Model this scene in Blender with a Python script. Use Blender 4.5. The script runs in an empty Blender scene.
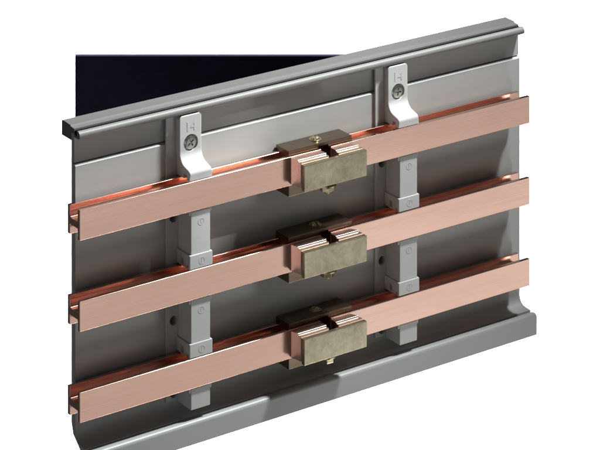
import bpy, bmesh, math, random
from mathutils import Vector, Matrix
random.seed(7)
MM = 0.001
S = bpy.context.scene
COL = S.collection
R = math.radians

# ------------------------------------------------------------------ helpers
def finish(name, bm, mat, parent=None, angle=32):
    """link a bmesh (built in millimetres, world axes) as one mesh object"""
    bmesh.ops.recalc_face_normals(bm, faces=bm.faces[:])
    off = parent.matrix_world.translation.copy() if parent else Vector((0, 0, 0))
    for v in bm.verts:
        v.co = v.co * MM - off
    me = bpy.data.meshes.new(name)
    bm.to_mesh(me); bm.free()
    me.polygons.foreach_set('use_smooth', [True] * len(me.polygons))
    me.set_sharp_from_angle(angle=R(angle))
    o = bpy.data.objects.new(name, me)
    COL.objects.link(o)
    if mat: me.materials.append(mat)
    if parent: o.parent = parent
    weigh(o)
    return o

def weigh(o):
    m = o.modifiers.new('normals', 'WEIGHTED_NORMAL'); m.keep_sharp = True; m.weight = 100

def cut(o, bm, solver='EXACT'):
    """carve the solid bm (mm, world axes) out of o, then throw the cutter away"""
    bmesh.ops.recalc_face_normals(bm, faces=bm.faces[:])
    off = o.parent.matrix_world.translation if o.parent else Vector((0, 0, 0))
    for v in bm.verts: v.co = v.co * MM - off
    me = bpy.data.meshes.new('tmp'); bm.to_mesh(me); bm.free()
    c = bpy.data.objects.new('tmp', me); COL.objects.link(c)
    if o.parent: c.parent = o.parent
    o.modifiers.clear()
    m = o.modifiers.new('b', 'BOOLEAN'); m.operation = 'DIFFERENCE'; m.object = c; m.solver = solver
    bpy.context.view_layer.update()
    dg = bpy.context.evaluated_depsgraph_get()
    new = bpy.data.meshes.new_from_object(o.evaluated_get(dg))
    o.modifiers.clear()
    old = o.data; o.data = new; bpy.data.meshes.remove(old)
    bpy.data.objects.remove(c); bpy.data.meshes.remove(me)
    new.polygons.foreach_set('use_smooth', [True] * len(new.polygons))
    new.set_sharp_from_angle(angle=R(32))
    weigh(o)

def bevel(bm, w, seg=2, edges=None, clamp=True):
    if w > 0:
        bmesh.ops.bevel(bm, geom=edges or bm.edges[:], offset=w, segments=seg, profile=0.5,
                        affect='EDGES', clamp_overlap=clamp)

def prism_x(bm, prof, x0, x1, bev=0, seg=2, clamp=True):
    """closed (y, z) outline swept along x"""
    b = bmesh.new()
    a = [b.verts.new((x0, y, z)) for y, z in prof]
    c = [b.verts.new((x1, y, z)) for y, z in prof]
    b.faces.new(a); b.faces.new(c[::-1])
    n = len(prof)
    for i in range(n):
        b.faces.new((a[i], a[(i + 1) % n], c[(i + 1) % n], c[i]))
    bmesh.ops.recalc_face_normals(b, faces=b.faces[:])
    bevel(b, bev, seg, None, clamp)
    merge(bm, b)

def prism_z(bm, prof, z0, z1, bev=0, seg=2):
    b = bmesh.new()
    a = [b.verts.new((x, y, z0)) for x, y in prof]
    c = [b.verts.new((x, y, z1)) for x, y in prof]
    b.faces.new(a); b.faces.new(c[::-1])
    n = len(prof)
    for i in range(n):
        b.faces.new((a[i], a[(i + 1) % n], c[(i + 1) % n], c[i]))
    bmesh.ops.recalc_face_normals(b, faces=b.faces[:])
    bevel(b, bev, seg)
    merge(bm, b)

def box(bm, x0, x1, y0, y1, z0, z1, bev=0, seg=2):
    prism_x(bm, [(y0, z0), (y1, z0), (y1, z1), (y0, z1)], x0, x1, bev, seg)

def merge(bm, b):
    me = bpy.data.meshes.new('m'); b.to_mesh(me); b.free()
    bm.from_mesh(me); bpy.data.meshes.remove(me)

def lathe(bm, prof, origin, axis, n=40):
    """(radius, height) outline turned about an axis through origin"""
    b = bmesh.new()
    rings = []
    for r, h in prof:
        if r < 1e-6: rings.append([b.verts.new((0, 0, h))])
        else: rings.append([b.verts.new((r * math.cos(2 * math.pi * i / n), r * math.sin(2 * math.pi * i / n), h)) for i in range(n)])
    for p, q in zip(rings, rings[1:]):
        for i in range(n):
            j = (i + 1) % n
            if len(p) == 1: b.faces.new((p[0], q[i], q[j]))
            elif len(q) == 1: b.faces.new((p[i], p[j], q[0]))
            else: b.faces.new((p[i], p[j], q[j], q[i]))
    rot = Vector((0, 0, 1)).rotation_difference(Vector(axis)).to_matrix().to_4x4()
    bmesh.ops.transform(b, matrix=Matrix.Translation(origin) @ rot, verts=b.verts[:])
    merge(bm, b)

def hexagon(bm, r, h, origin, axis, bev=.3):
    b = bmesh.new()
    a = [b.verts.new((r * math.cos(i * math.pi / 3 + .3), r * math.sin(i * math.pi / 3 + .3), 0)) for i in range(6)]
    c = [b.verts.new((v.co.x, v.co.y, h)) for v in a]
    b.faces.new(a); b.faces.new(c[::-1])
    for i in range(6): b.faces.new((a[i], a[(i + 1) % 6], c[(i + 1) % 6], c[i]))
    bmesh.ops.recalc_face_normals(b, faces=b.faces[:])
    bevel(b, bev, 2)
    rot = Vector((0, 0, 1)).rotation_difference(Vector(axis)).to_matrix().to_4x4()
    bmesh.ops.transform(b, matrix=Matrix.Translation(origin) @ rot, verts=b.verts[:])
    merge(bm, b)

def arc(cy, cz, r, a0, a1, n=8):
    return [(cy + r * math.cos(R(a0 + (a1 - a0) * i / n)), cz + r * math.sin(R(a0 + (a1 - a0) * i / n))) for i in range(n + 1)]

def glyphs(bm, text, x, y, z, size, depth, bold=0):
    """raised lettering on a face that looks towards -y, lower left corner at (x, z)"""
    cu = bpy.data.curves.new('t', 'FONT'); cu.body = text; cu.size = size; cu.extrude = depth; cu.offset = bold
    o = bpy.data.objects.new('t', cu); COL.objects.link(o)
    bpy.context.view_layer.update()
    me = bpy.data.meshes.new_from_object(o.evaluated_get(bpy.context.evaluated_depsgraph_get()))
    bpy.data.objects.remove(o); bpy.data.curves.remove(cu)
    me.transform(Matrix.Translation((x, y, z)) @ Matrix.Rotation(R(90), 4, 'X'))
    bm.from_mesh(me); bpy.data.meshes.remove(me)

def thing(name, label, cat, loc, group=None):
    o = bpy.data.objects.new(name, None); COL.objects.link(o)
    o.empty_display_size = .02
    o.location = Vector(loc) * MM
    tag(o, label, cat, group)
    bpy.context.view_layer.update()
    return o

def tag(o, label, cat, group=None):
    o['label'] = label; o['category'] = cat
    if group: o['group'] = group

def copy_tree(o, parent=None):
    c = o.copy(); COL.objects.link(c)
    if parent: c.parent = parent
    for ch in list(o.children): copy_tree(ch, c)
    return c

# ------------------------------------------------------------------ materials
class NT:
    def __init__(s, name):
        s.m = bpy.data.materials.new(name); s.m.use_nodes = True
        s.t = s.m.node_tree; s.b = s.t.nodes['Principled BSDF']
        s.co = s.t.nodes.new('ShaderNodeTexCoord')
        inf = s.t.nodes.new('ShaderNodeObjectInfo'); mul = s.t.nodes.new('ShaderNodeVectorMath'); mul.operation = 'MULTIPLY'
        mul.inputs[1].default_value = (3.1, 1.7, 2.3); s.t.links.new(inf.outputs['Random'], mul.inputs[0])
        add = s.t.nodes.new('ShaderNodeVectorMath'); s.t.links.new(s.co.outputs['Object'], add.inputs[0]); s.t.links.new(mul.outputs[0], add.inputs[1])
        s.vec = add.outputs[0]
    def n(s, kind, **kw):
        x = s.t.nodes.new(kind)
        for k, v in kw.items():
            if k in x.inputs: x.inputs[k].default_value = v
            else: setattr(x, k, v)
        return x
    def l(s, a, b): s.t.links.new(a, b)
    def noise(s, scale, stretch=(1, 1, 1), detail=4, rough=.6):
        mp = s.n('ShaderNodeMapping'); mp.inputs['Scale'].default_value = stretch
        s.l(s.vec, mp.inputs['Vector'])
        no = s.n('ShaderNodeTexNoise', Scale=scale, Detail=detail, Roughness=rough)
        s.l(mp.outputs[0], no.inputs['Vector'])
        return no.outputs['Fac']
    def ramp(s, fac, stops):
        r = s.n('ShaderNodeValToRGB')
        while len(r.color_ramp.elements) < len(stops): r.color_ramp.elements.new(.5)
        for e, (p, c) in zip(r.color_ramp.elements, stops):
            e.position = p; e.color = (*c, 1) if isinstance(c, tuple) else (c, c, c, 1)
        s.l(fac, r.inputs[0]); return r.outputs[0]
    def bump(s, h, strength, dist):
        b = s.n('ShaderNodeBump', Strength=strength, Distance=dist)
        s.l(h, b.inputs['Height']); return b.outputs[0]
    def set(s, **kw):
        for k, v in kw.items(): s.b.inputs[k].default_value = v

def mat_copper(name='drawn_copper', lo=(.77, .48, .395), hi=(.89, .60, .51), r0=.11, r1=.20):
    t = NT(name); t.set(Metallic=1)
    
    a = t.noise(14, (.35, 1, 1), 5, .55)          # soft cloudy patina
    st = t.noise(900, (.012, 1, 1), 3, .6)         # drawing lines along the bar
    mx = t.n('ShaderNodeMath', operation='ADD'); sc = t.n('ShaderNodeMath', operation='MULTIPLY')
    sc.inputs[1].default_value = .35; t.l(st, sc.inputs[0]); t.l(a, mx.inputs[0]); t.l(sc.outputs[0], mx.inputs[1])
    t.l(t.ramp(mx.outputs[0], [(.45, lo), (.85, hi)]), t.b.inputs['Base Color'])
    t.l(t.ramp(mx.outputs[0], [(.45, r1), (.9, r0)]), t.b.inputs['Roughness'])
    t.l(t.bump(st, .035, .0002), t.b.inputs['Normal'])
    return t.m

def mat_bronze(name, lo, hi, r0, r1, stretch=(1, 1, 1), bumps=.25, sc=260):
    t = NT(name); t.set(Metallic=1)
    a = t.noise(sc, stretch, 6, .7); b = t.noise(40, stretch, 3, .5)
    mx = t.n('ShaderNodeMath', operation='ADD'); t.l(a, mx.inputs[0]); t.l(b, mx.inputs[1])
    h = t.n('ShaderNodeMath', operation='MULTIPLY'); h.inputs[1].default_value = .5; t.l(mx.outputs[0], h.inputs[0])
    t.l(t.ramp(h.outputs[0], [(.35, lo), (.65, hi)]), t.b.inputs['Base Color'])
    t.l(t.ramp(h.outputs[0], [(.35, r1), (.65, r0)]), t.b.inputs['Roughness'])
    t.l(t.bump(a, bumps, .0002), t.b.inputs['Normal'])
    return t.m

def mat_grey(name, c0, c1, rough=.42, grain=.08, spec=.5):
    t = NT(name); t.set(**{'Specular IOR Level': spec})
    a = t.noise(9, (.4, 1, 1), 3, .5)
    g = t.noise(1800, (1, 1, 1), 2, .5)
    t.l(t.ramp(a, [(.3, c0), (.7, c1)]), t.b.inputs['Base Color'])
    t.l(t.ramp(a, [(.3, rough - .04), (.7, rough + .05)]), t.b.inputs['Roughness'])
    t.l(t.bump(g, grain, .0001), t.b.inputs['Normal'])
    return t.m

M_COP = mat_copper()
M_JAW = mat_copper('pressed_copper', (.82, .60, .53), (.90, .69, .62), .26, .38)
M_PLATE = mat_bronze('mottled_bronze', (.37, .33, .235), (.64, .58, .43), .27, .40)
M_BLOCK = mat_bronze('dimmed_bronze', (.16, .115, .08), (.29, .22, .155), .26, .38, (.05, 1, 1), .2, 500)  # base colour darkened to stand in for dark surroundings mirrored in the metal
M_BRASS = mat_bronze('zinc_yellow', (.55, .47, .30), (.75, .66, .45), .25, .4)
M_STEEL = mat_bronze('screw_steel', (.42, .42, .40), (.62, .62, .60), .25, .4)
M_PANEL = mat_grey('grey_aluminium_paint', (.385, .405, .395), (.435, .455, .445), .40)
M_RAIL = mat_grey('grey_rail_dimmed', (.125, .127, .121), (.15, .152, .145), .42)  # shade put into the colour: grey darkened against the key on the upward face
M_BEAD = mat_grey('grey_bead_dimmed', (.185, .188, .18), (.215, .218, .208), .5, .08, .35)  # also dimmed in colour, so the key does not bleach the bead
M_PLAS = mat_grey('light_grey_plastic', (.53, .54, .53), (.57, .58, .57), .38, .06)
M_RUB = mat_grey('black_rubber', (.003, .003, .003), (.005, .005, .005), .8, .1, .04)
M_NAVY = mat_grey('dark_navy_card', (.018, .020, .042), (.024, .026, .056), .7, .1, .15)
M_WHITE = mat_grey('white_paper', (.86, .86, .86), (.88, .88, .88), .8, .05, .2)

# ------------------------------------------------------------------ setting
PSI = 0.6071763257302664
right = Vector((math.cos(PSI), -math.sin(PSI), 0)); fwd = Vector((math.sin(PSI), math.cos(PSI), 0))
CAM = Vector((-1078.85, -1552.91, 695.01))

def oblique_board(name, centre, w, h, th, mat, bev=0):
    bm = bmesh.new(); box(bm, -w / 2, w / 2, 0, th, -h / 2, h / 2, bev)
    bmesh.ops.transform(bm, matrix=Matrix.Translation(centre) @ Matrix.Rotation(-PSI, 4, 'Z'), verts=bm.verts[:])
    return finish(name, bm, mat)

bd = oblique_board('backdrop', Vector((0, 0, -1050)) + fwd * 1150, 1500, 2100, 10, M_WHITE)
bd['kind'] = 'structure'

# ------------------------------------------------------------------ grey trough the bars are mounted in
XL, XR = -168.5, 213
tr = thing('mounting_trough', 'long light grey enclosure wall with ridged top rail behind the copper bars', 'enclosure', (20, 19.5, -178))
bm = bmesh.new()
prof = [(21, 43.3), (21, 24.1), (23.0, 24.0), (23.0, 23.35), (20.8, 23.2), (19.5, 22.1)]
prof += [(19.5, -154)] + arc(12.5, -154, 7, 0, -90, 8)[1:] + [(7.0, -161.3), (6.6, -163.6), (14, -163.6)] + [(22.5, -157), (24.8, -150), (24.8, 43.3)]
prism_x(bm, prof, XL, XR)
back = finish('back_panel', bm, M_PANEL, tr, 25)
# top rail: a wide flat strip, a fine step, a dark joint, then a rounded bead that overhangs the panel
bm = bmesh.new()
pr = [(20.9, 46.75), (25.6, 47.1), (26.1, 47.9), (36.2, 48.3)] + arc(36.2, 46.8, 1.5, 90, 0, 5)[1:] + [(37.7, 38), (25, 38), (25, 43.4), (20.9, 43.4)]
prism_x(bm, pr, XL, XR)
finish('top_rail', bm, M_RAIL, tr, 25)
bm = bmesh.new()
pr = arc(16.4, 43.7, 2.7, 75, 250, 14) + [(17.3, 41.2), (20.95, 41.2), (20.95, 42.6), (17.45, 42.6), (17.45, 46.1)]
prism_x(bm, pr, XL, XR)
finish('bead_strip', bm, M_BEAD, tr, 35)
bm = bmesh.new()
prism_x(bm, [(17.5, 42.7), (20.85, 42.7), (20.85, 45.6), (19.2, 45.8), (17.5, 45.2)], XL + .4, XR - .4)
finish('seal_strip', bm, M_RUB, tr, 30)
# lower rail in front of the cove
bm = bmesh.new()
pr = arc(2.2, -164.2, 2.6, 80, 180, 8) + [(-.4, -177), (4, -178), (14, -178), (14, -164), (5.2, -164), (5.2, -162)]
prism_x(bm, pr, XL, XR)
finish('bottom_rail', bm, M_PANEL, tr, 30)

# ------------------------------------------------------------------ copper bars
ZB = [0, -60, -120]
G0, G1 = 18.0, 26.3           # joint between the two halves of each row
def bar(x0, x1, z, label, group):
    bm = bmesh.new()
    p = [(0, .6), (0, -19.3), (2.8, -19.3), (2.8, -12.2), (13, -12.2), (13, -19.0), (16, -19.0), (16, .3), (13, .3)] + arc(11.0, -5.8, 2.0, 0, -90, 6) + arc(4.8, -5.8, 2.0, -90, -180, 6) + [(2.8, .6)]
    prism_x(bm, [(y, zz + z) for y, zz in p], x0, x1, 0)
    bevel(bm, .3, 3, [e for e in bm.edges if len(e.link_faces) == 2 and e.calc_face_angle(0) > R(40)])
    root = finish('busbar', bm, M_COP, None, 50)
    c = Vector(((x0 + x1) / 2, 8, z - 19)) * MM
    root.data.transform(Matrix.Translation(-c)); root.location = c
    tag(root, label, 'busbar', group)
    return root
rows = ['top', 'middle', 'bottom']
for z, w in zip(ZB, rows):
    bar(-176.5, G0, z, 'left length of the %s copper bar, ending in the clamp at the dark notch' % w, 'copper busbars')
    bar(G1, 206.5, z, 'right length of the %s copper bar, starting at the dark notch of the clamp' % w, 'copper busbars')

# ------------------------------------------------------------------ plastic supports
def support(cx, label):
    t = thing('busbar_support', label, 'bar holder', (cx, 19.4, -160), 'grey plastic busbar holders')
    h = 9.0
    # base plate, flat against the panel
    bm = bmesh.new(); box(bm, cx - 17, cx + 8.2, 18.0, 19.4, -153, 41, .25)
    base = finish('base_plate', bm, M_PLAS, t)
    for z in (-28.4, -98.5, -148):
        for s in (-1,):
            c = bmesh.new(); lathe(c, [(0, -4), (3.3, -4), (3.3, 4), (0, 4)], (cx + s * 11, 16.7, z), (0, 1, 0), 28); cut(base, c)
            c = bmesh.new(); lathe(c, [(0, -4), (3.0, -4), (3.0, 7.2), (0, 7.2)], (cx + s * 11, 16.7, z), (0, 1, 0), 28); cut(back, c)
    # head: vertical face with screw pocket, flowing into the arm that holds the top bar down
    bm = bmesh.new()
    # S-shaped side outline: head face, cove forward, rounded nose of the arm
    pr = [(17.9, 40.9), (14, 40.9), (14, 17.0)] + arc(5.5, 17.0, 8.5, 0, -82, 9)[1:] + [(3.0, 7.6)] + arc(3.6, 4.8, 2.8, 100, 180, 6)[1:] + [(.8, 1.0), (17.9, 1.0)]
    prism_x(bm, pr, cx - h, cx + h, 0)
    sel = [e for e in bm.edges if all(v.co.y < 17.5 for v in e.verts) and min(v.co.z for v in e.verts) > 1.2 and e.calc_face_angle(0) > R(40)]
    bevel(bm, .9, 4, sel, False)
    head = finish('head', bm, M_PLAS, t, 34)
    for sd in (-1, 1):                                                  # rounded upper corners
        rr = 3.2
        pts = [(h + 1, 40.9 - rr)] + [(h - rr + rr * math.cos(R(a)), 40.9 - rr + rr * math.sin(R(a))) for a in range(0, 91, 9)] + [(h - rr, 44), (h + 1, 44)]
        c = bmesh.new()
        f0 = [c.verts.new((cx + sd * x, 8, z)) for x, z in pts]; f1 = [c.verts.new((cx + sd * x, 17.0, z)) for x, z in pts]
        c.faces.new(f0); c.faces.new(f1[::-1])
        for i in range(len(pts)): c.faces.new((f0[i], f0[(i + 1) % len(pts)], f1[(i + 1) % len(pts)], f1[i]))
        cut(head, c)
    c = bmesh.new(); lathe(c, [(0, -6), (6.1, -6), (5.7, 1.9), (0, 1.9)], (cx + .3, 14, 21.6), (0, 1, 0), 48); cut(head, c)
    c = bmesh.new(); box(c, cx - h - 3, cx - h + 2.2, 4.6, 8.2, -1, 4.2); cut(head, c)
    bm = bmesh.new(); lathe(bm, [(0, .2), (3.6, .2), (4.4, -.1), (4.7, -.8), (4.7, -1.6), (0, -1.6)], (cx + .3, 14.2, 21.6), (0, -1, 0), 40)
    sc = finish('screw', bm, M_STEEL, t, 30)
    for a in (35, 125):
        c = bmesh.new(); box(c, -2.9, 2.9, -2, .9, -.55, .55)
        bmesh.ops.transform(c, matrix=Matrix.Translation((cx + .3, 14.2, 21.6)) @ Matrix.Rotation(R(a), 4, 'Y'), verts=c.verts[:]); cut(sc, c)
    bm = bmesh.new(); glyphs(bm, '14', cx - 4.6, 14.0, 29.8, 9.2, .16, .0)
    finish('raised_number', bm, M_PLAS, t, 30)
    # posts between the bars, with a seat above, a wider step below
    for k, z in enumerate(ZB):
        zt = z - 19.5
        zb = ZB[k + 1] + 1.0 if k < 2 else -158.5
        bm = bmesh.new()
        w = 7.75
        box(bm, cx - w, cx + w, 1.2, 17.9, zb + 4, zt - .6, .5)
        box(bm, cx - 9.1, cx + 9.1, 1.6, 17.95, zt - 3.2, zt, .4)            # seat the bar stands on
        post = finish('post', bm, M_PLAS, t, 30)
        if k < 2:
            bm = bmesh.new()
            box(bm, cx - 9.2, cx + 9.2, .4, 17.95, zb, zb + 9.6, .6)
            step = finish('retaining_step', bm, M_PLAS, t, 30)
            c = bmesh.new(); box(c, cx - 12, cx - 6.5, 8.6, 11.6, zb + 1.2, zb + 5.6, .6); cut(step, c)
            c = bmesh.new(); box(c, cx - 12, cx - 7.6, 2.0, 4.6, zb - 1, zb + 2.6); cut(step, c)
            # moulded marks on the front faces
            for zc, yy, par in ((zb + 4.8, .4, step), (zt - 8.5, 1.2, post)):
                bm = bmesh.new()
                lathe(bm, [(2.5, 0), (2.5, .14), (2.1, .14), (2.1, 0)], (cx + .4, yy + .03, zc), (0, -1, 0), 28)
                box(bm, cx + .2, cx + .6, yy - .1, yy + .05, zc - 2.3, zc + 2.3)
                finish('moulded_mark', bm, M_PLAS, par, 30)
    return t
support(-81.2, 'grey plastic bar holder left of the brass clamps, its head screwed to the wall')
support(95.4, 'grey plastic bar holder right of the brass clamps, its head screwed to the wall')

# ------------------------------------------------------------------ bronze clamps that join the bars
def clamp():
    t = thing('bar_clamp', 'bronze clamp bridging the joint of the top copper bar', 'clamp', (20, 11, -29), 'bronze clamps joining the bars')
    bm = bmesh.new(); box(bm, -7.4, 46.8, 3.1, 19, -28.3, 3.6, .45)
    rb = finish('rear_block', bm, M_BLOCK, t)
    # inner jaw: pressed copper, corners cut off in plan, notch over the joint
    bm = bmesh.new()
    rings = []
    for y, xl, xr, zt in ((-.25, -7.8, 42.6, -.1), (-6.2, -6.3, 45.6, -.1), (-6.7, -6.2, 45.8, -1.0), (-9.4, -5.9, 46.8, -1.0)):
        rings.append([bm.verts.new((x, y, z)) for x, z in ((xl, -18.5), (xr, -18.5), (xr, zt), (G1, zt), (G1, -15), (G0, -15), (G0, zt), (xl, zt))])
    for p, q in zip(rings, rings[1:]):
        for i in range(8): bm.faces.new((p[i], p[(i + 1) % 8], q[(i + 1) % 8], q[i]))
    bm.faces.new(rings[0]); bm.faces.new(rings[-1][::-1])
    bmesh.ops.recalc_face_normals(bm, faces=bm.faces[:])
    bevel(bm, .22, 2, [e for e in bm.edges if e.calc_face_angle(0) > R(35)])
    jw = finish('inner_jaw', bm, M_JAW, t)
    c = bmesh.new(); box(c, G0, G1, 1, 11, -16, 1.6); cut(rb, c)
    c = bmesh.new(); box(c, G0, G1, 1, 11, -16, 1.6); cut(rb, c)
    c = bmesh.new(); box(c, -20, 60, -15, -6.6, -1.0, 5); cut(jw, c)
    c = bmesh.new(); box(c, G0, G1, -8.8, 3, -15, 5); cut(jw, c)
    # bronze pressure plate
    bm = bmesh.new(); box(bm, -5.4, 48.2, -13.1, -9.5, -20.3, -2.2, .5)
    finish('front_plate', bm, M_PLATE, t)
    # slotted screw on top
    bm = bmesh.new(); lathe(bm, [(0, 2.1), (1.6, 1.95), (2.8, 1.4), (3.3, .5), (3.4, -.3), (0, -.3)], (21, 11.5, 3.7), (0, 0, 1), 36)
    sc = finish('screw', bm, M_BRASS, t, 40)
    c = bmesh.new(); box(c, -5, 5, -.75, .75, .25, 4)
    bmesh.ops.transform(c, matrix=Matrix.Translation((21, 11.5, 3.7)) @ Matrix.Rotation(R(62), 4, 'Z'), verts=c.verts[:]); cut(sc, c)
    bm = bmesh.new(); lathe(bm, [(3.5, 0), (4.3, 0), (4.3, .45), (3.5, .45), (3.5, 0)], (21, 11.5, 3.55), (0, 0, 1), 36)
    finish('washer', bm, M_BRASS, t, 40)
    # nut and bolt end below
    bm = bmesh.new(); lathe(bm, [(0, -.1), (6.6, -.1), (6.6, 1.0), (6.2, 1.3), (0, 1.3)], (28.5, 7.6, -28.3), (0, 0, -1), 40); hexagon(bm, 5.2, 3.4, (28.5, 7.6, -29.4), (0, 0, -1))
    nut = finish('nut', bm, M_BRASS, t)
    bm = bmesh.new(); lathe(bm, [(0, 0), (2.3, 0), (2.3, 5.6), (1.8, 6.2), (0, 6.2)], (28.5, 7.6, -28.3), (0, 0, -1), 28)
    finish('bolt_end', bm, M_BRASS, t)
    return t
c0 = clamp()
for z, w in zip(ZB[1:], rows[1:]):
    c = copy_tree(c0); c.location.z += z * MM
    c['label'] = 'bronze clamp bridging the joint of the %s copper bar' % w

def turn(o, centre, axis, deg):
    c = Vector(centre) * MM - o.parent.matrix_world.translation
    o.matrix_basis = Matrix.Translation(c) @ Matrix.Rotation(R(deg), 4, axis) @ Matrix.Translation(-c)
bpy.context.view_layer.update()
for k, c in enumerate([o for o in COL.objects if o.name.startswith('bar_clamp')]):
    for ch in c.children:
        dz = c.matrix_world.translation.z / MM + 29
        if ch.name.startswith('screw'): turn(ch, (21, 11.5, 3.7 + dz), 'Z', (-6, 22, -31)[k])
        if ch.name.startswith('nut'): turn(ch, (28.5, 7.6, -29 + dz), 'Z', (0, 17, 41)[k])
for k, c in enumerate([o for o in COL.objects if o.name.startswith('busbar_support')]):
    for ch in c.children:
        if ch.name.startswith('screw'): turn(ch, ((-81.2, 95.4)[k] + .3, 14.2, 21.6), 'Y', (18, -27)[k])

# ------------------------------------------------------------------ dark board behind the top edge
def unproject(px, py, depth):
    a = (px - 300) / 2720.42; b = -(py + 844.4) / 2720.42
    return CAM + (fwd + right * a + Vector((0, 0, b))) * depth
dep = (Vector((72, 42, 0)) - CAM).dot(fwd) + 2
tl = unproject(75, 56, dep); rb = unproject(362, 210, dep)
w = (rb - tl).dot(right); hgt = tl.z - rb.z
nb = oblique_board('backing_board', (tl + rb) / 2, w, hgt, 4, M_NAVY, .3)
ctr = Vector((((tl + rb) / 2).x, ((tl + rb) / 2).y, rb.z)) * MM
nb.data.transform(Matrix.Translation(-ctr)); nb.location = ctr
tag(nb, 'dark navy board standing behind the grey top rail', 'board')

# ------------------------------------------------------------------ lamps
def area(name, loc, target, w, h, power, col=(1, 1, 1), spread=180):
    L = bpy.data.lights.new(name, 'AREA'); L.shape = 'RECTANGLE'; L.size = w * MM; L.size_y = h * MM
    L.energy = power; L.color = col; L.spread = R(spread)
    o = bpy.data.objects.new(name, L); COL.objects.link(o)
    o.location = Vector(loc) * MM
    o.rotation_euler = (Vector(target) - Vector(loc)).to_track_quat('-Z', 'Y').to_euler()
    return o
area('key_lamp', (430, -190, 740), (430 - 500, -190 + 640, 740 - 300), 80, 80, 24, (.985, .995, 1), 110)
def spot(name, loc, target, size, power, col, r):
    L = bpy.data.lights.new(name, 'SPOT'); L.spot_size = R(size); L.spot_blend = .6; L.energy = power; L.color = col; L.shadow_soft_size = r * MM
    o = bpy.data.objects.new(name, L); COL.objects.link(o); o.location = Vector(loc) * MM
    o.rotation_euler = (Vector(target) - Vector(loc)).to_track_quat('-Z', 'Y').to_euler()
aim = Vector((-46, 9, -6))
spot('glint_boost', aim + Vector((.515, -.45, .73)) * 1000, aim, 2.2, 90, (1, .98, .95), 25)  # added narrow beam, boosts the bright stretch in the top bar's channel
area('front_softbox', (700, -900, -560), (10, 0, -60), 1060, 520, .98, (1, 1, .94))
area('lip_fill', (330, -520, -760), (110, 12, -165), 160, 160, .2, (1, .99, .97), 50)  # added weak fill from below, only to lift the dark lower lip
area('left_softbox', (-1050, -620, -330), (0, 0, -40), 700, 700, 1.1, (1, .985, .97))
area('low_softbox', (930, -900, -650), (60, 0, -80), 480, 330, .12, (1, .98, .97))
for sx in (-1, 1):
    p = Vector((0, 0, -450)) + fwd * 780 + right * sx * 640
    area('backdrop_lamp', p, Vector((0, 0, -500)) + fwd * 1150 + right * sx * 150, 150, 1000, 30)

wd = bpy.data.worlds.new('World'); S.world = wd; wd.use_nodes = True
bg = wd.node_tree.nodes['Background']; bg.inputs[0].default_value = (.95, .97, 1, 1); bg.inputs[1].default_value = .045

# ------------------------------------------------------------------ camera
cd = bpy.data.cameras.new('camera'); cam = bpy.data.objects.new('camera', cd); COL.objects.link(cam)
cam.location = CAM * MM; cam.rotation_euler = (R(90), 0, -PSI)
cd.sensor_width = 36; cd.lens = 2720.42 / 600 * 36; cd.shift_y = -(844.4 + 225) / 600
cd.clip_start = .05; cd.clip_end = 50
S.camera = cam
S.view_settings.view_transform = 'Standard'; S.view_settings.look = 'None'
S.view_settings.exposure = 0; S.view_settings.gamma = 1
S.cycles.max_bounces = 12; S.cycles.glossy_bounces = 8; S.cycles.diffuse_bounces = 4
